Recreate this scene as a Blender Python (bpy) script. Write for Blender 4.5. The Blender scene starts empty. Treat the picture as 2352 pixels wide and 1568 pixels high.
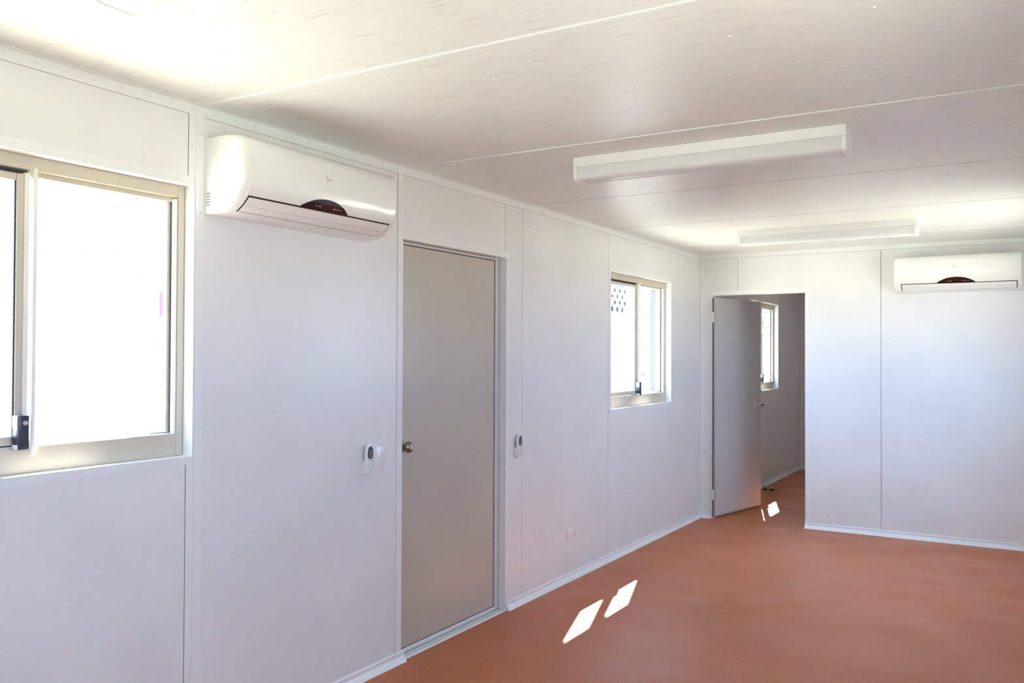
import bpy, bmesh, math, random
from mathutils import Matrix, Vector
S = bpy.context.scene
C = S.collection
PI = math.pi
random.seed(4)

# ------------------------------------------------------------------ camera, light, exposure
def look(yaw, pitch, roll):
    y, p, r = (math.radians(a) for a in (yaw, pitch, roll))
    f = Vector((math.sin(y) * math.cos(p), math.cos(y) * math.cos(p), math.sin(p)))
    rt = Vector((math.cos(y), -math.sin(y), 0)); up = rt.cross(f)
    r2 = rt * math.cos(r) + up * math.sin(r); u2 = -rt * math.sin(r) + up * math.cos(r)
    return Matrix((r2, u2, -f)).transposed().to_4x4()
cam = bpy.data.cameras.new('camera'); camo = bpy.data.objects.new('camera', cam); C.objects.link(camo)
camo.matrix_world = Matrix.Translation((2.6283, 0, 1.4903)) @ look(-31.0358, 0.8127, 0.228)
cam.sensor_width = 36; cam.lens = 36 * 1990.05 / 2352; cam.clip_start = 0.02
S.camera = camo

world = bpy.data.worlds.new('sky'); S.world = world; world.use_nodes = True
bg = world.node_tree.nodes['Background']
bg.inputs['Color'].default_value = (0.38, 0.61, 1.0, 1); bg.inputs['Strength'].default_value = 1.95

sun = bpy.data.lights.new('sun', 'SUN'); suno = bpy.data.objects.new('sun', sun); C.objects.link(suno)
sun.energy = 11.0; sun.angle = math.radians(0.6); sun.color = (1.0, 0.95, 0.85)
EL = math.radians(40.3); AZ = Vector((0.292, -0.956)).normalized()
sd = Vector((AZ.x * math.cos(EL), AZ.y * math.cos(EL), -math.sin(EL)))
suno.rotation_euler = sd.to_track_quat('-Z', 'Y').to_euler(); suno.location = (-6, 14, 9)

S.view_settings.view_transform = 'Standard'; S.view_settings.look = 'None'
S.view_settings.gamma = 1.0; S.view_settings.use_curve_mapping = False
S.view_settings.exposure = 2.97
cy = S.cycles
cy.use_denoising = True; cy.max_bounces = 14; cy.diffuse_bounces = 8; cy.glossy_bounces = 4
cy.transparent_max_bounces = 24; cy.transmission_bounces = 6; cy.sample_clamp_indirect = 6.0
cy.caustics_reflective = False; cy.caustics_refractive = False

# ------------------------------------------------------------------ materials
def mat(name, col, rough=0.5, metal=0.0, spec=0.5, emit=None, coat=0.0):
    m = bpy.data.materials.new(name); m.use_nodes = True
    b = m.node_tree.nodes['Principled BSDF']
    b.inputs['Base Color'].default_value = (*col, 1); b.inputs['Roughness'].default_value = rough
    b.inputs['Metallic'].default_value = metal; b.inputs['Specular IOR Level'].default_value = spec
    b.inputs['Coat Weight'].default_value = coat
    if emit:
        b.inputs['Emission Color'].default_value = (*emit[0], 1); b.inputs['Emission Strength'].default_value = emit[1]
    return m
def nodes(m): return m.node_tree.nodes, m.node_tree.links, m.node_tree.nodes['Principled BSDF']
def noise_tint(m, c1, c2, scale, stretch=(1, 1, 1), lo=0.4, hi=0.6, detail=4, bump=0.0, dist=0.001):
    n, l, b = nodes(m)
    tc = n.new('ShaderNodeTexCoord'); mp = n.new('ShaderNodeMapping'); mp.inputs['Scale'].default_value = stretch
    nz = n.new('ShaderNodeTexNoise'); nz.inputs['Scale'].default_value = scale; nz.inputs['Detail'].default_value = detail
    rp = n.new('ShaderNodeValToRGB'); rp.color_ramp.elements[0].position = lo; rp.color_ramp.elements[1].position = hi
    rp.color_ramp.elements[0].color = (*c1, 1); rp.color_ramp.elements[1].color = (*c2, 1)
    l.new(tc.outputs['Object'], mp.inputs['Vector']); l.new(mp.outputs['Vector'], nz.inputs['Vector'])
    l.new(nz.outputs['Fac'], rp.inputs['Fac']); l.new(rp.outputs['Color'], b.inputs['Base Color'])
    if bump:
        bp = n.new('ShaderNodeBump'); bp.inputs['Strength'].default_value = bump; bp.inputs['Distance'].default_value = dist
        l.new(nz.outputs['Fac'], bp.inputs['Height']); l.new(bp.outputs['Normal'], b.inputs['Normal'])
    return m

M = {}
M['wall'] = noise_tint(mat('painted_panel', (.78, .78, .77), .32, spec=.5), (.755, .757, .75), (.79, .79, .785), 2.2, bump=.03, dist=.02)
M['trim'] = mat('painted_angle', (.80, .81, .80), .38)
M['groove_shade'] = mat('panel_joint_shade', (.22, .215, .21), .8)  # shade of the narrow joints, put in as a dark colour
M['ceil'] = mat('ribbed_ceiling_panel', (.77, .76, .73), .36, spec=.5)
noise_tint(M['ceil'], (.635, .612, .56), (.77, .768, .738), 5, (1.3, 22, 1), .28, .45, 3, bump=.06, dist=.002)
M['rib'] = mat('white_joint_strip', (.84, .88, .88), .45)
M['white'] = mat('white_plastic', (.82, .825, .815), .22, coat=.3)
M['white_satin'] = mat('white_steel', (.86, .87, .855), .4)
M['flap'] = mat('grey_white_plastic', (.80, .79, .785), .25)
M['frame'] = mat('champagne_aluminium', (.60, .54, .44), .36, spec=.5)
M['fin'] = mat('pale_aluminium', (.84, .82, .75), .35)
M['gasket'] = mat('dark_gasket', (.035, .04, .05), .6)
M['black'] = mat('black_plastic', (.012, .012, .014), .35)
M['lock'] = mat('lock_body', (.03, .035, .06), .25, coat=.3)
M['chrome'] = mat('chrome', (.75, .75, .77), .12, 1.0)
M['steel'] = mat('antique_steel', (.30, .25, .21), .16, 1.0)
M['door'] = noise_tint(mat('beige_door', (.50, .45, .385), .33), (.50, .445, .365), (.525, .47, .39), 1.5, bump=.03, dist=.02)
M['door_grey'] = noise_tint(mat('grey_door', (.60, .60, .60), .36), (.59, .59, .59), (.61, .61, .61), 1.5)
M['door_frame'] = mat('door_frame_aluminium', (.60, .56, .54), .38)
M['jamb'] = mat('grey_jamb', (.62, .63, .63), .4)
M['sill'] = mat('threshold_aluminium', (.72, .75, .76), .34, .3)
M['display'] = mat('dark_display', (.006, .004, .006), .08, coat=.6)
M['display_red'] = mat('display_window', (.030, .006, .005), .10, coat=.6)
M['mark'] = mat('grey_lettering', (.22, .22, .23), .5)
M['mark_white'] = mat('pale_lettering', (.45, .40, .42), .5)
M['mark_brown'] = mat('worn_lettering', (.16, .10, .08), .5)
M['lcd'] = mat('lcd_glass', (.10, .14, .17), .15, coat=.4)
M['key'] = mat('rubber_keys', (.55, .60, .62), .5)
M['key_red'] = mat('red_key', (.55, .25, .27), .5)
M['rivet'] = mat('rivet_head', (.55, .55, .56), .35, .4)
M['skirt'] = mat('skirting_paint', (.80, .83, .84), .32)
# floor
fm = mat('terracotta_vinyl', (.42, .13, .055), .46, spec=.35); M['floor'] = fm
n, l, b = nodes(fm)
tc = n.new('ShaderNodeTexCoord')
def nz(sc, det=3):
    t = n.new('ShaderNodeTexNoise'); t.inputs['Scale'].default_value = sc; t.inputs['Detail'].default_value = det
    l.new(tc.outputs['Object'], t.inputs['Vector']); return t
def ramp(src, a, bb, ca, cb):
    r = n.new('ShaderNodeValToRGB'); r.color_ramp.elements[0].position = a; r.color_ramp.elements[1].position = bb
    r.color_ramp.elements[0].color = (*ca, 1); r.color_ramp.elements[1].color = (*cb, 1); l.new(src, r.inputs['Fac']); return r
big = ramp(nz(1.3).outputs['Fac'], .35, .7, (.45, .142, .060), (.495, .168, .077))
fine = ramp(nz(170, 2).outputs['Fac'], .40, .60, (.82, .82, .82), (1.16, 1.16, 1.16))
mx = n.new('ShaderNodeMix'); mx.data_type = 'RGBA'; mx.blend_type = 'MULTIPLY'; mx.inputs['Factor'].default_value = 1
l.new(big.outputs['Color'], mx.inputs[6]); l.new(fine.outputs['Color'], mx.inputs[7])
vor = n.new('ShaderNodeTexVoronoi'); vor.inputs['Scale'].default_value = 26; l.new(tc.outputs['Object'], vor.inputs['Vector'])
sp = ramp(vor.outputs['Distance'], .050, .075, (1, 1, 1), (0, 0, 0))
mx2 = n.new('ShaderNodeMix'); mx2.data_type = 'RGBA'; l.new(sp.outputs['Color'], mx2.inputs['Factor'])
l.new(mx.outputs[2], mx2.inputs[6]); mx2.inputs[7].default_value = (.62, .40, .27, 1)
l.new(mx2.outputs[2], b.inputs['Base Color'])
rr = ramp(nz(2.5).outputs['Fac'], .35, .7, (.38, .38, .38), (.52, .52, .52)); l.new(rr.outputs['Color'], b.inputs['Roughness'])
# glass: thin clear sheet
def thin(name, tint, gl, rough=.02, diff=0.0):
    m = bpy.data.materials.new(name); m.use_nodes = True; n = m.node_tree.nodes; l = m.node_tree.links
    n.remove(n['Principled BSDF']); out = n['Material Output']
    tr = n.new('ShaderNodeBsdfTransparent'); tr.inputs['Color'].default_value = (*tint, 1)
    g = n.new('ShaderNodeBsdfGlossy'); g.inputs['Roughness'].default_value = rough
    lw = n.new('ShaderNodeFresnel'); ge = n.new('ShaderNodeNewGeometry'); mr = n.new('ShaderNodeMapRange')
    mr.inputs['To Min'].default_value = 1.45; mr.inputs['To Max'].default_value = 1 / 1.45   # same reflectance from either side of the sheet
    l.new(ge.outputs['Backfacing'], mr.inputs['Value']); l.new(mr.outputs['Result'], lw.inputs['IOR'])
    mix = n.new('ShaderNodeMixShader'); l.new(lw.outputs[0], mix.inputs[0]); l.new(tr.outputs[0], mix.inputs[1]); l.new(g.outputs[0], mix.inputs[2])
    last = mix
    if diff:
        d = n.new('ShaderNodeBsdfDiffuse'); d.inputs['Color'].default_value = (.9, .92, .92, 1)
        m2 = n.new('ShaderNodeMixShader'); m2.inputs[0].default_value = diff
        l.new(mix.outputs[0], m2.inputs[1]); l.new(d.outputs[0], m2.inputs[2]); last = m2
    l.new(last.outputs[0], out.inputs['Surface']); return m
M['glass'] = thin('window_glass', (.985, .99, .99), 1)
M['diffuser'] = thin('ribbed_diffuser', (.96, .97, .97), 1, .09, .72)
# outside
M['ground'] = noise_tint(mat('pale_gravel', (.46, .43, .37), .9), (.54, .505, .375), (.61, .57, .43), 3)
M['render'] = mat('white_render', (.78, .78, .76), .8)
M['lattice'] = mat('white_lattice', (.80, .80, .78), .6)
M['shade'] = mat('dark_opening', (.085, .086, .09), .8)  # dark colour for shade in the hinge gap and behind the lattice; also foundation
M['blue'] = mat('blue_grey_sheet', (.042, .052, .062), .55)
M['blue_shadow'] = mat('sheet_shadow', (.030, .034, .040), .6)  # cladding colour with the shadow put in
M['roof'] = mat('steel_roof', (.55, .56, .56), .5)

# ------------------------------------------------------------------ mesh helpers
class MB:
    def __init__(s): s.v = []; s.f = []
    def add(s, vs, fs):
        o = len(s.v); s.v += [tuple(v) for v in vs]; s.f += [tuple(i + o for i in f) for f in fs]; return s
    def box(s, x0, x1, y0, y1, z0, z1):
        vs = [(x, y, z) for x in (x0, x1) for y in (y0, y1) for z in (z0, z1)]
        return s.add(vs, [(0, 1, 3, 2), (4, 6, 7, 5), (0, 4, 5, 1), (2, 3, 7, 6), (0, 2, 6, 4), (1, 5, 7, 3)])
    def bbox(s, x0, x1, y0, y1, z0, z1, r, seg=2):
        bm = bmesh.new(); bmesh.ops.create_cube(bm, size=1)
        for v in bm.verts:
            v.co = ((x0 + x1) / 2 + v.co.x * (x1 - x0), (y0 + y1) / 2 + v.co.y * (y1 - y0), (z0 + z1) / 2 + v.co.z * (z1 - z0))
        bmesh.ops.bevel(bm, geom=bm.edges[:], offset=r, segments=seg, profile=.5, affect='EDGES')
        bm.verts.ensure_lookup_table(); s.add([v.co[:] for v in bm.verts], [[v.index for v in f.verts] for f in bm.faces]); bm.free(); return s
    def prism(s, prof, axis, a0, a1):
        # prof: list of 2-D points in the plane perpendicular to axis
        def P(p, a): return {'x': (a, p[0], p[1]), 'y': (p[0], a, p[1]), 'z': (p[0], p[1], a)}[axis]
        k = len(prof); vs = [P(p, a0) for p in prof] + [P(p, a1) for p in prof]
        fs = [(i, (i + 1) % k, k + (i + 1) % k, k + i) for i in range(k)] + [tuple(range(k))[::-1], tuple(range(k, 2 * k))]
        return s.add(vs, fs)
    def lathe(s, prof, o, d, seg=24):
        d = Vector(d).normalized(); a = d.orthogonal().normalized(); b2 = d.cross(a); o = Vector(o); k = len(prof); vs = []
        for r, h in prof:
            for j in range(seg):
                t = 2 * PI * j / seg; vs.append(o + d * h + (a * math.cos(t) + b2 * math.sin(t)) * max(r, 1e-5))
        fs = [(i * seg + j, i * seg + (j + 1) % seg, (i + 1) * seg + (j + 1) % seg, (i + 1) * seg + j) for i in range(k - 1) for j in range(seg)]
        fs += [tuple(range(seg))[::-1], tuple((k - 1) * seg + j for j in range(seg))]
        return s.add(vs, fs)
    def grid(s, rows):
        nr, nc = len(rows), len(rows[0]); vs = [p for r in rows for p in r]
        return s.add(vs, [(i * nc + j, i * nc + j + 1, (i + 1) * nc + j + 1, (i + 1) * nc + j) for i in range(nr - 1) for j in range(nc - 1)])
    def dome(s, p, nrm, r=.0042, h=.0022):
        return s.lathe([(r, 0), (r * .85, h * .8), (r * .55, h), (r * .38, h), (r * .30, h * .1)], p, nrm, 10)
    def build(s, name, m, parent=None, loc=(0, 0, 0), rz=0, smooth=False, label=None):
        me = bpy.data.meshes.new(name); me.from_pydata(s.v, [], s.f)
        bm = bmesh.new(); bm.from_mesh(me); bmesh.ops.recalc_face_normals(bm, faces=bm.faces[:]); bm.to_mesh(me); bm.free()
        me.materials.append(m)
        if smooth:
            for p in me.polygons: p.use_smooth = True
            if hasattr(me, 'set_sharp_from_angle'): me.set_sharp_from_angle(angle=math.radians(38))
        o = bpy.data.objects.new(name, me); C.objects.link(o)
        if parent: o.parent = parent
        o.location = loc; o.rotation_euler = (0, 0, rz)
        if label: o['label'] = label
        return o
def tag(o, label, cat, group=None):
    o['label'] = label; o['category'] = cat
    if group: o['group'] = group
    return o
def struct(o): o['kind'] = 'structure'; return o
def thing(name, loc, rz=0):
    o = bpy.data.objects.new(name, None); C.objects.link(o); o.location = loc; o.rotation_euler = (0, 0, rz); o.empty_display_size = .1; return o
def copy_tree(o, parent=None):
    c = o.copy(); C.objects.link(c); c.parent = parent
    for ch in list(o.children): copy_tree(ch, c)
    return c
def text_mb(txt, size, ital=0.0, depth=.0004):
    cu = bpy.data.curves.new('t', 'FONT'); cu.body = txt; cu.size = size; cu.shear = ital; cu.extrude = depth; cu.align_x = 'CENTER'; cu.resolution_u = 3
    o = bpy.data.objects.new('t', cu); C.objects.link(o); dg = bpy.context.evaluated_depsgraph_get(); dg.update()
    me = bpy.data.meshes.new_from_object(o.evaluated_get(dg)); vs = [v.co.copy() for v in me.vertices]; fs = [tuple(p.vertices) for p in me.polygons]
    bpy.data.objects.remove(o); bpy.data.curves.remove(cu); bpy.data.meshes.remove(me); return vs, fs

# ------------------------------------------------------------------ sizes of the place
H = 2.40; D = 7.72; DB = 7.79; FAR = 11.67; RW = 2.90; Y0 = -2.6; T = .11
W1 = (.90, 2.11, 1.112, 2.103); W2 = (5.757, 6.977, 1.088, 2.098); W3 = (9.36, 10.57, 1.085, 2.09)
DR = (3.332, 4.30, 0.0, 2.05)
R1 = (.90, 2.11, 1.11, 2.10); R2 = (5.60, 6.85, 1.09, 2.10)
SEAM_L = [-1.53, -.33, .88, 2.082, 3.291, 4.49, 5.715, 6.932, D, DB, 9.40, 10.55]

def wall_slabs(mb, axis, face, out, a0, a1, holes, seams, z0=0.0, z1=H, g=.0018):
    """panels between the seams with open joints; backing behind. axis: wall runs along 'y' or 'x'."""
    def bx(m, a, b, d0, d1, c, d):
        if axis == 'y': m.box(min(d0, d1), max(d0, d1), a, b, c, d)
        else: m.box(a, b, min(d0, d1), max(d0, d1), c, d)
    cuts = sorted(set([a0, a1] + [s for s in seams if a0 < s < a1] + [v for h in holes for v in h[:2] if a0 < v < a1]))
    sgn = 1 if out > face else -1
    for i in range(len(cuts) - 1):
        a, b = cuts[i], cuts[i + 1]; mid = (a + b) / 2
        hs = [h for h in holes if h[0] <= mid <= h[1]]
        spans = [(z0, z1)] if not hs else [(z0, hs[0][2]), (hs[0][3], z1)]
        ga = g if a in seams else 0; gb = g if b in seams else 0
        for c, d in spans:
            if d - c < 1e-4: continue
            bx(mb, a + ga, b - gb, face, face + sgn * .012, c, d)
            bx(mb, a, b, face + sgn * .012, out, c, d)
wl = MB(); wall_slabs(wl, 'y', 0, -T, Y0, FAR + .07, [W1, W2, W3, DR], SEAM_L); struct(wl.build('wall_left', M['wall']))
wr = MB(); wall_slabs(wr, 'y', RW, RW + T, Y0, FAR + .07, [R1, R2], [v for v in SEAM_L]); struct(wr.build('wall_right', M['wall']))
DO = (.121, .941, 0.0, 2.03)
wb = MB(); wall_slabs(wb, 'x', D, DB, 0, RW, [DO], [.352, 1.548, 2.75]); struct(wb.build('wall_back', M['wall']))
wf = MB(); wf.box(0, RW, FAR, FAR + .07, 0, H); struct(wf.build('wall_far', M['wall']))
BW = (.85, 2.05, 1.10, 2.10)
wn = MB(); wall_slabs(wn, 'x', Y0, Y0 - .07, -.11, RW + .11, [BW], [.352, 1.548]); struct(wn.build('wall_front', M['wall']))
struct(MB().box(-.11, RW + .11, Y0, FAR + .07, -.12, 0).build('floor', M['floor']))
def joint(name, pts):
    m = MB()
    for b in pts: m.box(*b)
    return struct(m.build(name, M['groove_shade']))  # dark strips stand in for the shade inside the joints
JL = [(-.0065, -.0035, y - .0018, y + .0018, .052, H - .04) for y in (3.291, 5.715, 9.40)]
for y, W in ((2.082, W1), (6.932, W2), (10.55, W3)):
    JL += [(-.0065, -.0035, y - .0018, y + .0018, .052, W[2] - .03), (-.0065, -.0035, y - .0018, y + .0018, W[3] + .03, H - .04)]
JL += [(-.0006, .0004, 4.284, 4.2868, DR[3] + .036, H - .04)]
k = 1
for b_ in JL + [(x - .0018, x + .0018, D + .0035, D + .0065, z0, H - .036) for x, z0 in ((.352, DO[3] + .035), (1.548, .05))]:
    joint('trim_%d' % k, [b_]); k += 1
# ceiling panels across the room
SC = [Y0 + .25, -1.51, -.29, .915, 2.133, 3.357, 4.593, 5.759, 6.988, 8.2, 9.4, 10.6]
cm = MB(); ys = [Y0] + SC + [FAR]
for i in range(len(ys) - 1):
    cm.box(0, RW, ys[i] + (.0015 if i else 0), ys[i + 1] - .0015, H, H + .01)
cm.box(-.11, RW + .11, Y0 - .07, FAR + .07, H + .01, H + .08)
struct(cm.build('ceiling', M['ceil']))
def trim(mb, m=None, smooth=False):
    global k
    o = mb.build('trim_%d' % k, m or M['trim'], smooth=smooth); k += 1; return struct(o)
for y, w, hh in ((2.133, .0048, .003), (3.357, .0045, .003), (.915, .006, .004), (6.988, .004, .002)):
    trim(MB().box(.03, RW, y - w, y + w, H - hh, H), M['rib'])
scr = MB()
for i in range(4, 9):
    for dy in (.29, .60, .91):
        for x in (.70, 1.10, 1.50, 1.88, 2.27, 2.66):
            if SC[i] + dy < D: scr.dome((x + random.uniform(-.01, .01), SC[i] + dy + random.uniform(-.01, .01), H), (0, 0, -1), .0055, .0025)
for dy in (-.90, -.60, -.30):
    for x in (.70, 1.10, 1.50, 1.88): scr.dome((x, 2.133 + dy, H), (0, 0, -1), .0055, .0025)
trim(scr, M['ceil'])

for y in (4.593, 5.759, 8.2): joint('trim_%d' % k, [(.021, RW, y - .0017, y + .0017, H - .0004, H + .002)]); k += 1
# cornice angles (wall leg with rivets, ceiling leg)
e = .0022
def rivets(mb, pts, nrm):
    for p in pts: mb.dome(p, nrm)
def rng(a, b, st): 
    n_ = max(1, int(round((b - a) / st))); return [a + (b - a) * (i + .5) / n_ for i in range(n_)]
c1 = MB().box(0, e, Y0, D, H - .040, H).box(e, .021, Y0, D, H - e, H); rivets(c1, [(e, y, H - .019) for y in rng(.2, D, .098)], (1, 0, 0)); trim(c1)
c2 = MB().box(e, RW - e, D - e, D, H - .036, H).box(e, RW - e, D - .02, D - e, H - e, H); rivets(c2, [(x, D - e, H - .017) for x in rng(.02, RW, .098)], (0, -1, 0)); trim(c2)
trim(MB().box(RW - e, RW, Y0, D, H - .04, H).box(RW - .021, RW - e, Y0, D, H - e, H))
trim(MB().box(0, e, DB, FAR, H - .04, H).box(0, RW, FAR - e, FAR, H - .04, H))
joint('trim_%d' % k, [(0, .0012, Y0, D - .01, H - .0410, H - .040)]); k += 1  # dirt and shadow under the angle edges, drawn as dark lines
joint('trim_%d' % k, [(.01, RW - .01, D - .0012, D, H - .0375, H - .036)]); k += 1
for y, z0, z1 in ((2.0805, .05, W1[2] - .03), (2.0805, W1[3] + .03, H - .041)):
    joint('trim_%d' % k, [(0, .0014, y, y + .0015, z0, z1)]); k += 1
# joint trims beside window 1 (two angles meeting at the reveal edge)
t1 = MB().box(0, e, 2.082, 2.111, .05, W1[2] - .028); rivets(t1, [(e, 2.098, z) for z in rng(.07, W1[2] - .04, .0975)], (1, 0, 0)); trim(t1)
t1 = MB().box(0, e, 2.082, 2.111, W1[3] + .03, H - .04); rivets(t1, [(e, 2.098, z) for z in rng(W1[3] + .04, H - .05, .06)], (1, 0, 0)); trim(t1)
t2 = MB().box(0, e, 2.113, 2.150, .05, H - .04).box(e, .0045, 2.111, 2.116, .05, W1[2]).box(e, .0045, 2.111, 2.116, W1[3], H - .04)
rivets(t2, [(e, 2.139, z) for z in rng(.07, H - .05, .0985)], (1, 0, 0)); trim(t2)
def window_trims(W, xs=0, sg=1, big=True):
    y0, y1, z0, z1 = W; a = lambda d: xs + sg * d
    X = lambda m, d0, d1, *r: m.box(min(a(d0), a(d1)), max(a(d0), a(d1)), *r)
    m = MB(); X(m, 0, e, y0 - .03, y1, z0 - .028, z0); X(m, -.049, e, y0, y1, z0, z0 + e)          # sill
    rivets(m, [(a(e), y, z0 - .013) for y in rng(y0 - .02, y1 - .02, .084)], (sg, 0, 0)); trim(m)
    m = MB(); X(m, 0, e, y0 - .03, y1, z1, z1 + .030); X(m, -.049, e, y0, y1, z1 - e, z1)
    rivets(m, [(a(e), y, z1 + .017) for y in rng(y0, y1 - .02, .098)], (sg, 0, 0)); trim(m)
    m = MB(); X(m, -.049, e, y1 - e, y1, z0 + e, z1 - e); X(m, -.049, e, y0, y0 + e, z0 + e, z1 - e)
    if big: X(m, 0, e, y0 - .03, y0, z0, z1)
    trim(m)
window_trims(W1); window_trims(W2, big=False); window_trims(W3, big=False)
window_trims(R1, RW, -1); window_trims(R2, RW, -1)
# door surround on the left wall
m = MB().box(0, e, 3.294, DR[0], .05, H - .04); rivets(m, [(e, 3.311, z) for z in rng(.08, H - .06, .10)], (1, 0, 0)); m.box(-.0395, e, DR[0], DR[0] + e, .052, DR[3] - e); trim(m)
m = MB().box(0, e, DR[0], DR[1] + .04, DR[3], DR[3] + .035).box(-.0395, e, DR[0], DR[1], DR[3] - e, DR[3]); rivets(m, [(e, y, DR[3] + .02) for y in rng(DR[0], DR[1], .115)], (1, 0, 0)); trim(m)
m = MB().box(0, e, DR[1], DR[1] + .037, .05, DR[3]).box(-.0395, e, DR[1] - e, DR[1], .0, DR[3] - e); rivets(m, [(e, DR[1] + .02, z) for z in rng(.08, DR[3], .145)], (1, 0, 0)); trim(m)
# corner and doorway trims on the back wall
m = MB().box(e, .040, D - e, D, .05, H - .036); rivets(m, [(.024, D - e, z) for z in rng(.08, H - .1, .10)], (0, -1, 0)); trim(m)
m = MB().box(.086, DO[0], D - e, D, .05, DO[3] + .035).box(DO[0], DO[0] + e, D - e, DB + e, 0, DO[3] - e); rivets(m, [(.101, D - e, z) for z in rng(.08, 2.0, .155)], (0, -1, 0)); trim(m)
m = MB().box(DO[0], DO[1], D - e, D, DO[3], DO[3] + .035).box(DO[0], DO[1], D - e, DB + e, DO[3] - e, DO[3]); trim(m)
m = MB().box(DO[1], DO[1] + .035, D - e, D, .05, DO[3] + .035).box(DO[1] - e, DO[1], D - e, DB + e, 0, DO[3] - e); rivets(m, [(DO[1] + .018, D - e, z) for z in rng(.08, 2.0, .155)], (0, -1, 0)); trim(m)

# coved skirting
def skirt(name, wall, a0, a1, axis, sg, riv=.13):
    prof = [(0, .052), (.004, .051), (.006, .047), (.0065, .030), (.025, .003), (.025, 0), (0, 0)]
    m = MB()
    if axis == 'y': m.prism([(wall + sg * p[0], p[1]) for p in prof], 'y', a0, a1); rivets(m, [(wall + sg * .0063, a, .039) for a in rng(a0, a1, riv)], (sg, 0, 0))
    else: m.prism([(wall + sg * p[0], p[1]) for p in prof], 'x', a0, a1); rivets(m, [(a, wall + sg * .0063, .039) for a in rng(a0, a1, riv)], (0, sg, 0))
    return struct(m.build(name, M['skirt']))
bl = skirt('baseboard_left', 0, Y0, 3.352, 'y', 1)
skirt('baseboard_left', 0, 4.312, D - .002, 'y', 1)
skirt('baseboard_back', D, .936, RW - .026, 'x', -1); skirt('baseboard_back', D, .026, DO[0] - .01, 'x', -1, .05)
skirt('baseboard_right', RW, Y0, D - .002, 'y', -1)
skirt('baseboard_left', 0, DB + .002, FAR, 'y', 1); skirt('baseboard_far', FAR, .026, RW, 'x', -1)

# ------------------------------------------------------------------ windows (local: X to the right seen from the room, +Y outwards)
def window(name, wdt, hgt, loc, rz):
    w = struct(thing(name, loc, rz)); g = .002
    f = MB()
    f.bbox(g, .030, .05, .108, g, hgt - g, .0015, 1).bbox(wdt - .030, wdt - g, .05, .108, g, hgt - g, .0015, 1)
    f.bbox(.030, wdt - .030, .05, .108, hgt - .046, hgt - g, .0015, 1).bbox(.030, wdt - .030, .052, .108, g, .084, .0015, 1)
    f.box(wdt - .044, wdt - .03, .098, .108, .084, hgt - .046).box(.66, wdt - .030, .090, .108, .084, .090).box(.66, wdt - .03, .07, .108, hgt - .062, hgt - .046)
    f.build('window_frame', M['frame'], w)
    MB().box(.030, .64, .075, .106, hgt - .066, hgt - .0462).box(.030, .64, .080, .106, .0842, .094).build('slide_track', M['gasket'], w)
    # fixed pane on the right
    fp = MB().box(.655, wdt - .044, .084, .088, .09, hgt - .062).build('window_pane', M['glass'], w)
    MB().box(wdt - .0445, wdt - .0415, .0712, .074, .086, hgt - .05).build('glazing_gasket', M['gasket'], w)
    MB().box(wdt - .056, wdt - .0446, .078, .097, .088, hgt - .060).build('pane_stile', M['frame'], w)
    MB().bbox(wdt - .0415, wdt - .032, .052, .09, .080, hgt - .052, .001, 1).build('glazing_bead', M['fin'], w)
    # sliding sash on the left
    z0, z1 = .092, hgt - .062; s0, s1 = .036, .628
    s_ = MB().bbox(s0, s0 + .03, .052, .074, z0, z1, .001, 1).bbox(s1 - .034, s1 - .012, .052, .074, z0, z1, .001, 1).bbox(s0 + .03, s1 - .034, .054, .074, z1 - .022, z1, .001, 1).bbox(s0 + .03, s1 - .034, .054, .074, z0, z0 + .026, .001, 1)
    sash = s_.build('sliding_sash', M['frame'], w)
    MB().bbox(s1 - .0118, s1 + .003, .048, .076, z0 - .006, z1 + .006, .001, 1).build('sash_edge', M['fin'], sash)
    MB().box(s0 + .03, s1 - .0385, .062, .066, z0 + .026, z1 - .022).build('window_pane', M['glass'], sash)
    MB().box(s1 - .0385, s1 - .0342, .0565, .0615, z0 + .026, z1 - .022).build('glazing_gasket', M['gasket'], sash)
    mu = MB().bbox(.640, .652, .040, .106, .056, hgt - .040, .001, 1).build('meeting_stile', M['fin'], w)
    MB().bbox(.6525, .664, .058, .104, .058, hgt - .042, .001, 1).build('stile_back', M['frame'], mu)
    # latch
    lx0, lx1, lz0, lz1 = .586, .622, .078, .186
    lk = MB().bbox(lx0, lx1, .016, .050, lz0, lz1, .0055, 3).build('window_lock', M['lock'], w, smooth=True)
    MB().bbox(lx0 - .002, lx0 + .001, .020, .046, lz0 + .068, lz1 - .004, .001, 1).build('lock_side_plate', M['fin'], lk)
    MB().box(lx0 - .001, lx0 + .0012, .024, .043, lz0 + .018, lz0 + .064).build('finger_recess', M['black'], lk)
    MB().bbox(lx0 - .002, lx0 + .001, .018, .046, lz0 + .002, lz0 + .016, .001, 1).build('lock_foot', M['key'], lk)
    MB().lathe([(.0078, 0), (.0078, .002), (.0060, .003), (.0045, .0012), (.0015, .0010)], ((lx0 + lx1) / 2 + .003, .0162, lz1 - .026), (0, -1, 0), 20).build('key_barrel', M['chrome'], lk, smooth=True)
    lt = MB(); tx = (lx0 + lx1) / 2 - .003          # a line of tiny worn lettering, too small to read
    for i in range(8):
        z = lz0 + .030 + i * .0026; lt.box(tx, tx + .0028, .0157, .0161, z, z + .0005).box(tx, tx + .0005, .0157, .0161, z, z + .0017)
    lt.build('lock_lettering', M['mark_brown'], lk)
    return w
w1 = window('window_1', W1[1] - W1[0], W1[3] - W1[2], (0, W1[0], W1[2]), PI / 2)
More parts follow.
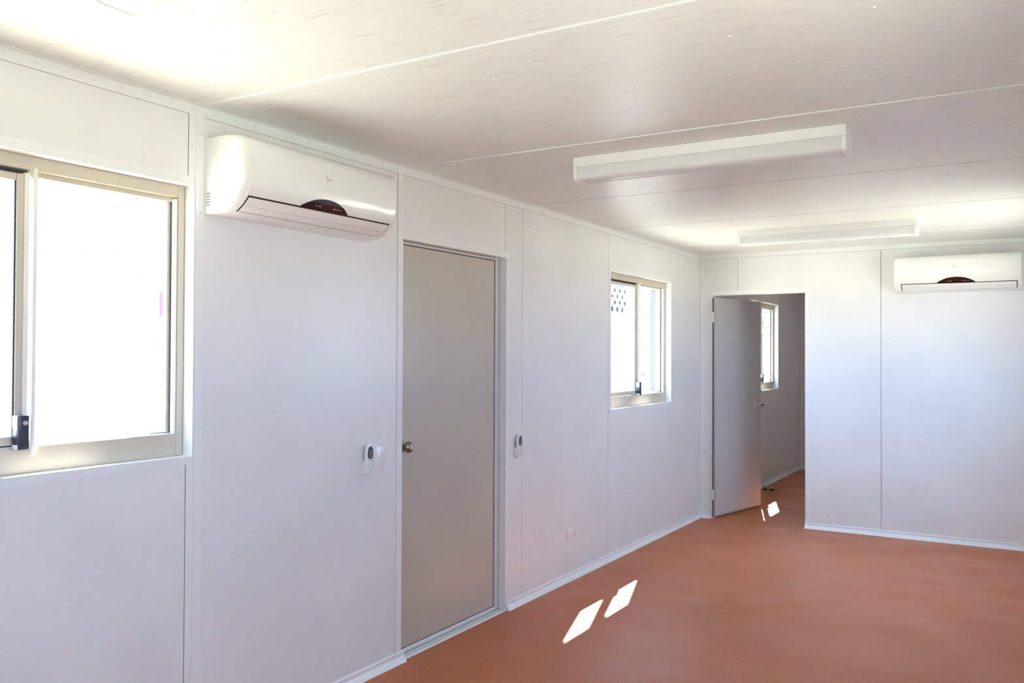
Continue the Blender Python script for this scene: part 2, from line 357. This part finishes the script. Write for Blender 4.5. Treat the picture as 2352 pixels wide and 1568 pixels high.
MARKS = [[(0.8131, 0.7377), (0.8144, 0.7046), (0.8183, 0.7046)], [(0.827, 0.7198), (0.8309, 0.7211), (0.8388, 0.7164), (0.8419, 0.7074), (0.8291, 0.7043)], [(0.8419, 0.7065), (0.8548, 0.705)], [(0.863, 0.7283), (0.8606, 0.7205), (0.864, 0.6947)], [(0.9113, 0.7315), (0.9373, 0.7295)], [(0.9248, 0.731), (0.9229, 0.7175), (0.9323, 0.7127), (0.9448, 0.7149), (0.9479, 0.7229)], [(0.9468, 0.7286), (0.9669, 0.7293)], [(0.9458, 0.7227), (0.967, 0.723)], [(0.9491, 0.7144), (0.9724, 0.7158)], [(0.9632, 0.7322), (0.964, 0.7063)], [(0.9807, 0.7389), (0.9882, 0.7381)], [(1.0012, 0.7381), (1.0088, 0.7399), (1.011, 0.7343), (1.0035, 0.7257), (0.9873, 0.7225)], [(1.0219, 0.7429), (1.0296, 0.7431)], [(0.8968, 0.66), (0.8997, 0.6697), (0.909, 0.6687)], [(0.902, 0.6501), (0.9082, 0.6458)], [(0.9286, 0.6694), (0.9581, 0.6663)], [(0.9318, 0.6678), (0.9309, 0.6515)], [(0.9247, 0.6487), (0.9498, 0.6473)], [(0.9644, 0.6658), (0.9784, 0.6545)], [(0.9911, 0.6749), (0.9923, 0.6663)], [(0.9818, 0.6412), (1.0055, 0.646), (1.0154, 0.6428)], [(1.0055, 0.6499), (1.0088, 0.6453)], [(1.0475, 0.6266), (1.0501, 0.6337), (1.052, 0.6269), (1.0464, 0.6256)], [(0.8859, 0.629), (0.9022, 0.6321)], [(0.9585, 0.624), (0.9638, 0.6282), (0.9745, 0.6261)], [(0.9577, 0.6076), (0.9672, 0.6082)], [(0.9582, 0.5624), (0.9677, 0.5639)], [(1.0476, 0.6197), (1.0494, 0.5627)]]
wm = MB()
for ln in MARKS:
    for (a0, b0), (a1, b1) in zip(ln, ln[1:]):
        q = math.hypot(a1 - a0, b1 - b0) or 1; nx, nz_ = -(b1 - b0) / q * .0008, (a1 - a0) / q * .0008
        wm.add([(a0 - nx, y, b0 - nz_) for y in (.0884, .0890)] + [(a0 + nx, y, b0 + nz_) for y in (.0884, .0890)] + [(a1 + nx, y, b1 + nz_) for y in (.0884, .0890)] + [(a1 - nx, y, b1 - nz_) for y in (.0884, .0890)],
               [(0, 2, 4, 6), (7, 5, 3, 1), (0, 1, 3, 2), (2, 3, 5, 4), (4, 5, 7, 6), (6, 7, 1, 0)])
wm.build('pane_handwriting', M['mark'], w1, label='faint mirrored handwriting on the outside of the glass')
MB().box(1.133, 1.148, .0884, .0889, .510, .596).build('pane_sticker', thin('pink_film', (1, .265, .29), 1), w1, label='faint pink sticker')
window('window_2', W2[1] - W2[0], W2[3] - W2[2], (0, W2[0], W2[2]), PI / 2)
window('window_3', W3[1] - W3[0], W3[3] - W3[2], (0, W3[0], W3[2]), PI / 2)
window('window_4', R2[1] - R2[0], R2[3] - R2[2], (RW, R2[1], R2[2]), -PI / 2)
window('window_5', R1[1] - R1[0], R1[3] - R1[2], (RW, R1[1], R1[2]), -PI / 2)
window('window_6', BW[1] - BW[0], BW[3] - BW[2], (BW[1], Y0, BW[2]), PI)

# ------------------------------------------------------------------ closed door in the left wall
d1 = struct(thing('door_1', (0, DR[0], 0)))
dw = DR[1] - DR[0]
fr = MB().bbox(-.105, -.040, .002, .048, .02, DR[3] - .002, .001, 1).bbox(-.105, -.040, dw - .050, dw - .002, .02, DR[3] - .002, .001, 1)
fr.build('door_jamb', M['jamb'], d1)
hd = MB().bbox(-.105, -.042, .048, dw - .050, 2.032, 2.046, .001, 1).build('door_head', M['door_frame'], d1)
MB().box(-.06, -.0425, .03, dw - .01, 2.0463, DR[3] - .001).build('head_gap_dark', M['black'], d1)  # dark of the gap over the head, put in as a black strip
MB().box(-.10, -.0475, .046, dw - .046, .03, 2.0335).build('edge_gap_dark', M['black'], d1)  # black box puts in the dark gap line round the leaf
leaf = MB().bbox(-.085, -.0455, .053, dw - .0565, .0365, 2.0275, .001, 1).build('door_leaf', M['door'], d1)
th = MB().prism([(-.105, 0.001), (-.105, .032), (-.046, .032), (-.041, .028), (-.040, .010), (-.002, .007), (.004, .001)], 'y', .002, dw - .002).build('door_threshold', M['sill'], d1)
MB().box(-.0405, -.0385, .003, dw - .003, .0095, .0125).build('threshold_groove', M['groove_shade'], th)
kz = 1.030; ky = .053; kp = (-.0455, ky, kz)
kn = MB().lathe([(.033, 0), (.033, .003), (.028, .007), (.013, .010), (.012, .026), (.018, .031), (.0255, .038), (.028, .047), (.0265, .056), (.021, .063), (.0135, .0665), (.0095, .0665)], kp, (1, 0, 0), 36).build('door_knob', M['steel'], leaf, smooth=True)
MB().lathe([(.0105, .0668), (.0105, .0685), (.0092, .0690), (.0088, .0675), (.006, .0675), (.0055, .0700), (.001, .0702)], kp, (1, 0, 0), 24).build('key_cylinder', M['chrome'], kn, smooth=True)

# ------------------------------------------------------------------ open door in the back wall, swung into the back room
d2 = struct(thing('door_2', (.131, DB - .06, 0)))
ang = math.radians(77.5)
dd = struct(d2)
MB().box(-.0065, .0045, -.030, -.020, .02, 2.005).build('hinge_gap_shade', M['shade'], d2)  # dark strip put in for the shade of the hinge-side gap
leafe = MB().bbox(.004, .858, -.0, .036, .018, 2.012, .001, 1).build('door_leaf', M['door_grey'], d2, loc=(.0135, 0, 0), rz=ang)
for z in (.22, 1.83):
    MB().lathe([(.0045, -.045), (.0045, .045)], (.001, -.008, z), (0, 0, 1), 12).box(-.0075, .006, -.004, -.002, z - .045, z + .045).build('door_hinge', M['white_satin'], d2, loc=(.002, -.030, 0), smooth=True)
kb = MB().lathe([(.033, 0), (.033, .003), (.030, .007), (.015, .010), (.014, .016)], (.770, 0, 1.003), (0, -1, 0), 28).build('knob_rose', M['jamb'], leafe, smooth=True)
MB().lathe([(.014, .0165), (.018, .022), (.021, .030), (.021, .042), (.017, .050), (.008, .0515)], (.770, 0, 1.003), (0, -1, 0), 28).build('knob_body', M['frame'], kb, smooth=True)
MB().lathe([(.0085, .0515), (.010, .054), (.010, .076), (.007, .079)], (.770, 0, 1.003), (0, -1, 0), 20).build('knob_tip', M['steel'], kb, smooth=True)
MB().lathe([(.033, 0), (.033, .004), (.014, .010), (.012, .026), (.0265, .040), (.027, .052), (.012, .066)], (.770, .036, 1.003), (0, 1, 0), 28).build('door_knob', M['steel'], leafe, smooth=True)

# spare knob set lying on the back-room floor
ks = tag(thing('door_knob_set', (.135, 9.60, 0), math.radians(-14)), 'pair of dark steel door knobs joined by a spindle on the back room floor', 'door knob')
for s_ in (-1, 1):
    MB().lathe([(.008, 0), (.013, .006), (.024, .013), (.0285, .024), (.027, .036), (.018, .045), (.004, .047)], (s_ * .013, 0, .0288), (s_, 0, 0), 28).build('knob', M['steel'], ks, smooth=True)
MB().box(-.014, .014, -.004, .004, .0248, .0328).build('spindle', M['chrome'], ks)

# ------------------------------------------------------------------ wall air conditioner (local X right, -Y into the room)
AW, AH = .893, .283
PR = [(.0, .283), (.10, .2845), (.155, .283), (.180, .277), (.195, .262), (.2005, .240), (.202, .20), (.202, .150), (.199, .118), (.190, .088), (.172, .060), (.148, .036), (.120, .017), (.085, .005), (.045, .0), (0, .0)]
def plen(P_):
    L = [0]
    for i in range(1, len(P_)): L.append(L[-1] + math.dist(P_[i], P_[i - 1]))
    return L
PL = plen(PR)
def pat(s):
    s = max(0, min(PL[-1], s))
    for i in range(1, len(PR)):
        if s <= PL[i]:
            t = (s - PL[i - 1]) / (PL[i] - PL[i - 1]); a, c = PR[i - 1], PR[i]; return (a[0] + (c[0] - a[0]) * t, a[1] + (c[1] - a[1]) * t)
def pn(s):
    a, c = pat(s - .012), pat(s + .012); dx, dz = c[0] - a[0], c[1] - a[1]; q = math.hypot(dx, dz) or 1; return (-dz / q, dx / q)
def surf(X, s, off):
    p, q = pat(s), pn(s); return (X, -(p[0] + q[0] * off), p[1] + q[1] * off)
def s_of_z(z):  # front face only
    for i in range(4, len(PR)):
        if PR[i][1] <= z: 
            t = (PR[i - 1][1] - z) / (PR[i - 1][1] - PR[i][1]); return PL[i - 1] + t * (PL[i] - PL[i - 1])
def shell(mb, xs, s0f, s1f, off, th=.004, ns=14):
    out, inn = [], []
    for X in xs:
        a, c = s0f(X), s1f(X); out.append([surf(X, a + (c - a) * j / ns, off) for j in range(ns + 1)]); inn.append([surf(X, a + (c - a) * j / ns, off - th) for j in range(ns + 1)])
    nr, nc = len(out), ns + 1; vs = [p for r in out for p in r] + [p for r in inn for p in r]; N = nr * nc; fs = []
    for i in range(nr - 1):
        for j in range(nc - 1):
            fs.append((i * nc + j, i * nc + j + 1, (i + 1) * nc + j + 1, (i + 1) * nc + j)); fs.append((N + i * nc + j, N + (i + 1) * nc + j, N + (i + 1) * nc + j + 1, N + i * nc + j + 1))
    for i in range(nr - 1):
        for j in (0, nc - 1): fs.append((i * nc + j, (i + 1) * nc + j, N + (i + 1) * nc + j, N + i * nc + j))
    for j in range(nc - 1):
        for i in (0, nr - 1): fs.append((i * nc + j, i * nc + j + 1, N + i * nc + j + 1, N + i * nc + j))
    return mb.add(vs, fs)
def ac_unit():
    a = thing('air_conditioner', (0, 0, 0))
    b_ = MB(); secs = [(0, .82), (.003, .895), (.009, .945), (.018, .978), (.030, .995), (.044, 1.0)]
    secs = secs + [(AW - x * .40, q) for x, q in secs[::-1]]
    rows = []
    for X, q in secs:
        zi = (1 - q) * .010
        rows.append([(X, -p[0] * q, zi + p[1] * (1 - 2 * zi / AH)) for p in PR])
    b_.grid(rows); nc = len(PR); b_.f += [tuple(range(nc)), tuple((len(rows) - 1) * nc + j for j in range(nc))[::-1]]
    for i in range(len(rows) - 1): b_.f.append((i * nc, (i + 1) * nc, (i + 2) * nc - 1, (i + 1) * nc - 1))
    b_.build('ac_body', M['white'], a, smooth=True)
    X0, X1 = .043, AW - .024; cx = AW / 2
    ztop = lambda X: .199 + .048 * (1 - ((X - cx) / (cx - X0)) ** 2)
    xs = [X0 + (X1 - X0) * i / 36 for i in range(37)]
    fp = shell(MB(), xs, lambda X: s_of_z(ztop(X)), lambda X: s_of_z(.066), .0030).build('front_panel', M['white'], a, smooth=True)
    arc = shell(MB(), xs, lambda X: s_of_z(ztop(X) + .0014), lambda X: s_of_z(ztop(X)), .0008, .002, 1).build('panel_seam', M['key'], a)
    # display lens
    dx, dh = .134, .043
    xs2 = [cx - dx + 2 * dx * i / 30 for i in range(31)]
    s1 = s_of_z(.064)
    hgt = lambda X: .002 + dh * math.sqrt(max(0, 1 - ((X - cx) / (dx * 1.28)) ** 2)) - dh * math.sqrt(1 - 1 / 1.28 ** 2)
    sc = dh / (dh - dh * math.sqrt(1 - 1 / 1.28 ** 2))
    dl = shell(MB(), xs2, lambda X: s1 - max(.001, hgt(X) * sc), lambda X: s1, .0042, .004, 8).build('display_lens', M['display'], a, smooth=True)
    xs3 = [cx - .070 + .14 * i / 20 for i in range(21)]
    shell(MB(), xs3, lambda X: s1 - .014 - max(.001, .026 * math.sqrt(max(0, 1 - ((X - cx) / .09) ** 2))), lambda X: s1 - .014, .0046, .002, 6).build('display_window', M['display_red'], dl, smooth=True)
    for X, w in ((-.062, .008), (-.044, .014), (.040, .016), (.062, .010), (.082, .008)):
        mk = MB(); shell(mk, [cx + X + w * i / 2 for i in range(3)], lambda X: s1 - .0185, lambda X: s1 - .0150, .0052, .001, 2)
        mk.build('display_lettering', M['mark_white'], dl)
    # outlet slot and flap
    xs4 = [X0 + .010 + (X1 - X0 - .018) * i / 24 for i in range(25)]
    shell(MB(), xs4, lambda X: s_of_z(.0675), lambda X: s_of_z(.0135), .0012, .006, 10).build('air_outlet', M['black'], a)
    xs5 = [X0 + .0165 + (X1 - X0 - .030) * i / 24 for i in range(25)]
    fl = shell(MB(), xs5, lambda X: s_of_z(.0600), lambda X: s_of_z(.0155), .0034, .004, 10).build('louvre_flap', M['flap'], a, smooth=True)
    shell(MB(), xs5, lambda X: s_of_z(.0345), lambda X: s_of_z(.0330), .0038, .001, 2).build('flap_crease', M['key'], fl)
    # vents on the left cheek
    v_ = MB()
    for i in range(5): v_.box(.0075, .0105, -.156 + .13, -.026 + .010, .030 + i * .0105, .034 + i * .0105)
    v_.box(.0078, .0105, -.030, -.010, .0865, .0878).box(.0078, .0105, -.030, -.010, .0215, .0228)
    # place on cheek: depth 10-28 mm from the wall
    v2 = MB()
    for i in range(5): v2.box(-.0004, .003, -.034, -.014, .032 + i * .0105, .036 + i * .0105)
    v2.build('side_vents', M['mark'], a)
    # maker's mark: a large round C with small script
    lg = MB(); R_ = .0095
    ox, oz = cx - .012, .187
    yy = lambda z: surf(0, s_of_z(z), .0034)[1]
    pts = [(ox + R_ * .62 * math.cos(t), oz + R_ * math.sin(t)) for t in [math.radians(50 + 240 * i / 18) for i in range(19)]]
    for i in range(18):
        (a0, b0), (a1, b1) = pts[i], pts[i + 1]; w = .0009 + .0007 * math.sin(PI * i / 18); q = math.hypot(a1 - a0, b1 - b0); nx, nz_ = -(b1 - b0) / q * w, (a1 - a0) / q * w
        y = yy(b0); lg.add([(a0 - nx, y, b0 - nz_), (a0 + nx, y, b0 + nz_), (a1 + nx, y, b1 + nz_), (a1 - nx, y, b1 - nz_)], [(0, 1, 2, 3)])
    vs, fs = text_mb('ver', .0165, .35, .0002)
    lg.add([(ox + .0125 + v.x, yy(oz - .004 + v.y) - .0002 - v.z, oz - .0060 + v.y) for v in vs], fs)
    lg.build('maker_mark', M['mark'], fp)
    return a
ac = ac_unit(); ac.location = (0, 2.153, 2.000); ac.rotation_euler = (0, 0, PI / 2)
tag(ac, 'white split air conditioner on the left wall between near window and closed door', 'air conditioner', 'wall air conditioners')
ac2 = copy_tree(ac); ac2.location = (1.668, D - .0005, 1.995); ac2.rotation_euler = (0, 0, 0)
ac2['label'] = 'white split air conditioner high on the back wall, right of the open doorway'

# ------------------------------------------------------------------ fluorescent battens on the ceiling
def batten():
    a = thing('ceiling_light', (0, 0, H)); L = 1.20
    pr = [(0, 0), (0, -.042), (.006, -.046), (.124, -.046), (.130, -.042), (.130, 0)]
    MB().prism(pr, 'x', 0, L).build('lamp_base', M['white_satin'], a)
    prof = [(.003, -.0465), (.003, -.078), (.006, -.092), (.014, -.1), (.026, -.104), (.104, -.104), (.116, -.1), (.124, -.092), (.127, -.078), (.127, -.0465)]
    rows = [[(x, p[0], p[1]) for p in prof] for x in (.0165, L - .0165)]
    MB().grid(rows).build('diffuser', M['diffuser'], a, smooth=True)
    for x0, x1 in ((.0, .016), (L - .016, L)):
        ec = [(.001, -.0463), (.001, -.079), (.004, -.094), (.013, -.103), (.026, -.1065), (.104, -.1065), (.117, -.103), (.126, -.094), (.129, -.079), (.129, -.0463)]
        MB().prism(ec, 'x', x0, x1).build('end_cap', M['white_satin'], a)
    MB().lathe([(.013, 0), (.013, L - .08)], (.04, .065, -.072), (1, 0, 0), 16).build('lamp_tube', M['white'], a, smooth=True)
    for x in (.017, L - .04): MB().box(x, x + .023, .045, .085, -.09, -.0465).build('tube_holder', M['white_satin'], a)
    return a
b1 = batten(); b1.location = (.80, 3.585, H)
tag(b1, 'white fluorescent batten light across the middle of the ceiling', 'ceiling light', 'ceiling batten lights')
b2 = copy_tree(b1); b2.location = (.77, 6.30, H); b2['label'] = 'white fluorescent batten light farthest away, near the back wall'
b3 = copy_tree(b1); b3.location = (.77, 1.19, H); b3['label'] = 'white fluorescent batten light cut off by the top left edge of the picture'

# ------------------------------------------------------------------ remotes, holders, switch, outlet
def holder():
    a = thing('remote_holder', (0, 0, 0))
    MB().bbox(-.026, .026, -.004, 0, 0, .056, .0015, 1).build('back_plate', M['white'], a, smooth=True)
    MB().bbox(-.026, -.022, -.030, -.0035, 0, .056, .001, 1).bbox(.022, .026, -.030, -.0035, 0, .056, .001, 1).bbox(-.026, .026, -.030, -.0035, -.0005, .004, .001, 1).bbox(-.022, .022, -.030, -.0275, .004, .020, .0008, 1).build('cradle', M['white'], a, smooth=True)
    return a
def remote():
    a = thing('remote_control', (0, 0, 0))
    n_ = 20; rows = []
    def wz(z): # half width
        t = z / .128; return .0190 + .0045 * math.sin(PI * min(1, t * .95 + .1)) 
    zs = [0, .002, .008, .02, .04, .06, .08, .10, .115, .124, .128]
    for z in zs:
        q = min(1, math.sqrt(max(.06, min(z, .128 - z) / .016))) if min(z, .128 - z) < .016 else 1
        w, d = wz(z) * q, .0105 * (.55 + .45 * q)
        rows.append([(w * math.copysign(abs(math.cos(t)) ** .6, math.cos(t)), -.0172 + d * math.copysign(abs(math.sin(t)) ** .6, math.sin(t)), z + .006) for t in [2 * PI * j / n_ for j in range(n_ + 1)]])
    b_ = MB().grid(rows); nc = n_ + 1; b_.f += [tuple(range(n_)), tuple((len(zs) - 1) * nc + j for j in range(n_))]
    body = b_.build('remote_body', M['white'], a, smooth=True)
    o = [(math.copysign(abs(math.cos(t)) ** .7, math.cos(t)) * .0165 * (1 - .14 * math.sin(t)), .092 + .0265 * math.copysign(abs(math.sin(t)) ** .75, math.sin(t))) for t in [2 * PI * j / 28 for j in range(28)]]
    su = MB().prism([(p[0], p[1]) for p in o], 'y', -.0292, -.0268).build('screen_surround', M['black'], a)
    MB().bbox(-.0098, .0098, -.0298, -.029, .080, .108, .0004, 1).build('screen', M['lcd'], su)
    MB().box(-.009, .009, -.0297, -.029, .0752, .0776).build('brand_strip', M['mark_white'], su)
    MB().bbox(-.009, .009, -.0288, -.0268, .1165, .1225, .0008, 1).build('sender_window', M['mark'], a)
    MB().lathe([(.0062, 0), (.0058, .0022), (.003, .0030)], (0, -.0268, .0655), (0, -1, 0), 18).build('power_button', M['key_red'], a, smooth=True)
    kk = MB()
    for r_ in range(5):
        for c_ in (-1, 0, 1): kk.bbox(c_ * .0098 - .0034, c_ * .0098 + .0034, -.0286, -.0268, .018 + r_ * .0088 - abs(c_) * -.0012, .0218 + r_ * .0088 + abs(c_) * .0012, .0006, 1)
    kk.build('keypad', M['key'], a)
    MB().bbox(-.004, .004, -.0292, -.0268, .0085, .0125, .0006, 1).build('slide_button', M['black'], a)
    return a
rh = holder(); rh.location = (0, 3.068, .942); rh.rotation_euler = (0, 0, PI / 2); tag(rh, 'white wall cradle holding a remote, overlapping the left of the light switch', 'remote holder', 'remote cradles')
rc = remote(); rc.location = (0.001, 3.068, .9425); rc.rotation_euler = (0, 0, PI / 2); tag(rc, 'white remote with dark screen beside the light switch, left of the closed door', 'remote control', 'air conditioner remotes')
rh2 = copy_tree(rh); rh2.location = (0, 4.423, .882); rh2['label'] = 'white wall cradle holding a remote, alone on the wall right of the closed door'
rc2 = copy_tree(rc); rc2.location = (0.001, 4.423, .8825); rc2['label'] = 'white remote with dark screen hanging right of the closed door'
sw = tag(thing('light_switch', (0, 3.156, .998), PI / 2), 'white upright wall plate with a single rocker switch, left of the closed door', 'light switch')
MB().bbox(-.036, .036, -.009, 0, -.058, .058, .003, 2).build('switch_plate', M['white'], sw, smooth=True)
MB().bbox(-.0065, .0065, -.0135, -.0088, -.007, .009, .0015, 2).build('rocker', M['white'], sw, smooth=True)
po = tag(thing('power_outlet', (0, 5.130, .300), PI / 2), 'white double power outlet low on the wall between closed door and far window', 'power outlet')
pl = MB().bbox(-.058, .058, -.009, 0, -.037, .037, .003, 2).build('outlet_plate', M['white'], po, smooth=True)
for s_ in (-1, 1):
    MB().bbox(s_ * .036 - .005, s_ * .036 + .005, -.0125, -.0088, .012, .024, .001, 1).build('rocker', M['white'], po, smooth=True)
    MB().box(s_ * .022 - .006, s_ * .022 - .0045, -.0094, -.0085, -.010, -.002).box(s_ * .022 + .0045, s_ * .022 + .006, -.0094, -.0085, -.010, -.002).box(s_ * .022 - .0008, s_ * .022 + .0008, -.0094, -.0085, -.022, -.013).build('socket_slots', M['mark'], po)

# ------------------------------------------------------------------ outside
struct(MB().box(-60, 60, -60, 70, -.75, -.65).build('ground', M['ground']))
struct(MB().box(-.29, RW + .36, Y0 - .3, FAR + .4, H + .085, H + .14).box(-.29, -.27, Y0 - .3, FAR + .4, H + .01, H + .085).box(RW + .34, RW + .36, Y0 - .3, FAR + .4, H + .01, H + .085).build('roof', M['roof']))
struct(MB().box(-.11, RW + .11, Y0 - .07, FAR + .07, -.66, -.12).build('foundation', M['shade']))

# white lattice screen and posts of the neighbouring yard, seen through window_2
ls = tag(thing('lattice_screen', (-1.5, 9.0, -.65)), 'white diamond lattice screen on posts outside the far window', 'lattice screen')
def lattice(y0, y1, z0, z1, p=.140, w=.040):
    m = MB(); q = w / math.sqrt(2)
    n0 = int((z0 - y1) / p) - 1; n1 = int((z1 - y0) / p) + 1
    for sgn, dx in ((1, 0), (-1, .006)):
        for i in range(-60, 90):
            c = i * p
            # line z = sgn*(y) + c clipped to the rectangle
            a0 = max(y0, min((z0 - c) * sgn, (z1 - c) * sgn)); a1 = min(y1, max((z0 - c) * sgn, (z1 - c) * sgn))
            if a1 - a0 < .02: continue
            b0, b1 = sgn * a0 + c, sgn * a1 + c
            vs = []
            for X in (dx, dx + .006):
                vs += [(X, a0, b0 - q), (X, a0, b0 + q), (X, a1, b1 + q), (X, a1, b1 - q)]
            m.add(vs, [(0, 1, 2, 3), (7, 6, 5, 4), (0, 4, 5, 1), (1, 5, 6, 2), (2, 6, 7, 3), (3, 7, 4, 0)])
    return m
lattice(-1.3, .53, 2.63, 3.45).build('lattice_panel', M['lattice'], ls)
lattice(.88, 1.035, .9, 3.45).build('lattice_panel', M['lattice'], ls)
MB().bbox(-.01, .012, -1.3, .53, 0, 2.63, .003, 1).build('solid_board', M['lattice'], ls)
for y in (.58, .83, 1.085, 1.57): MB().bbox(-.03, .045, y - .05, y + .05, 0, 3.5, .004, 1).build('screen_post', M['lattice'], ls)
MB().bbox(-.06, -.045, 1.10, 1.55, 0, 3.46, .002, 1).build('cladding_sheet', M['blue'], ls, label='blue grey cladding sheet')
MB().prism([(1.136, 2.55), (1.136, 3.46), (1.52, 3.46), (1.52, 2.95), (1.26, 2.90)], 'x', -.0449, -.043).build('cladding_shadow', M['blue_shadow'], ls, label='shadow on the cladding sheet, as a darker shape')  # diagonal shadow on the cladding, added as a darker shape
MB().bbox(-.03, .045, -1.35, 1.62, 3.5, 3.6, .004, 1).build('top_rail', M['lattice'], ls)
MB().box(-.15, -.13, -1.35, 1.42, 0, 3.6).build('backing_shade', M['shade'], ls, label='dark sheet for the shade behind the lattice')  # added sheet, its dark colour stands for the shaded space behind
# far fence and shrub beyond the back-room window
ff = tag(thing('yard_fence', (-3, 20.2, -.65)), 'pale fence with a reddish top rail outside the back room window', 'fence')
MB().bbox(-.02, .02, -.2, 2.6, 0, 2.47, .004, 1).build('fence_panel', M['pale_blue'] if 'pale_blue' in M else M['blue'], ff)
MB().bbox(-.05, .05, -.25, 2.65, 2.47, 2.54, .004, 1).build('fence_rail', mat('red_brown_rail', (.12, .075, .07), .6), ff)
sh = thing('shrub', (-3.9, 23.2, -.65)); tag(sh, 'loose green shrub above the fence outside the back room window', 'shrub')
lm = MB(); rnd = random.Random(7)
for i in range(420):
    a_, b_, r_ = rnd.uniform(0, 2 * PI), rnd.uniform(-1, 1), rnd.uniform(.5, 1) ** .5
    c_ = Vector((math.cos(a_) * math.sqrt(1 - b_ * b_) * .9 * r_, math.sin(a_) * math.sqrt(1 - b_ * b_) * .9 * r_, 2.75 + b_ * .75 * r_))
    u_ = Vector((rnd.uniform(-1, 1), rnd.uniform(-1, 1), rnd.uniform(-1, 1))).normalized(); w_ = u_.orthogonal().normalized()
    l_, h_ = .11, .035; lm.add([c_ - u_ * l_, c_ - w_ * h_, c_ + u_ * l_, c_ + w_ * h_], [(0, 1, 2, 3)])
lm.build('foliage', mat('green_leaves', (.13, .20, .09), .6), sh)
MB().lathe([(.05, 0), (.035, 2.4), (.02, 3.0)], (0, 0, 0), (0, 0, 1), 10).build('trunk', mat('bark', (.12, .09, .07), .9), sh)
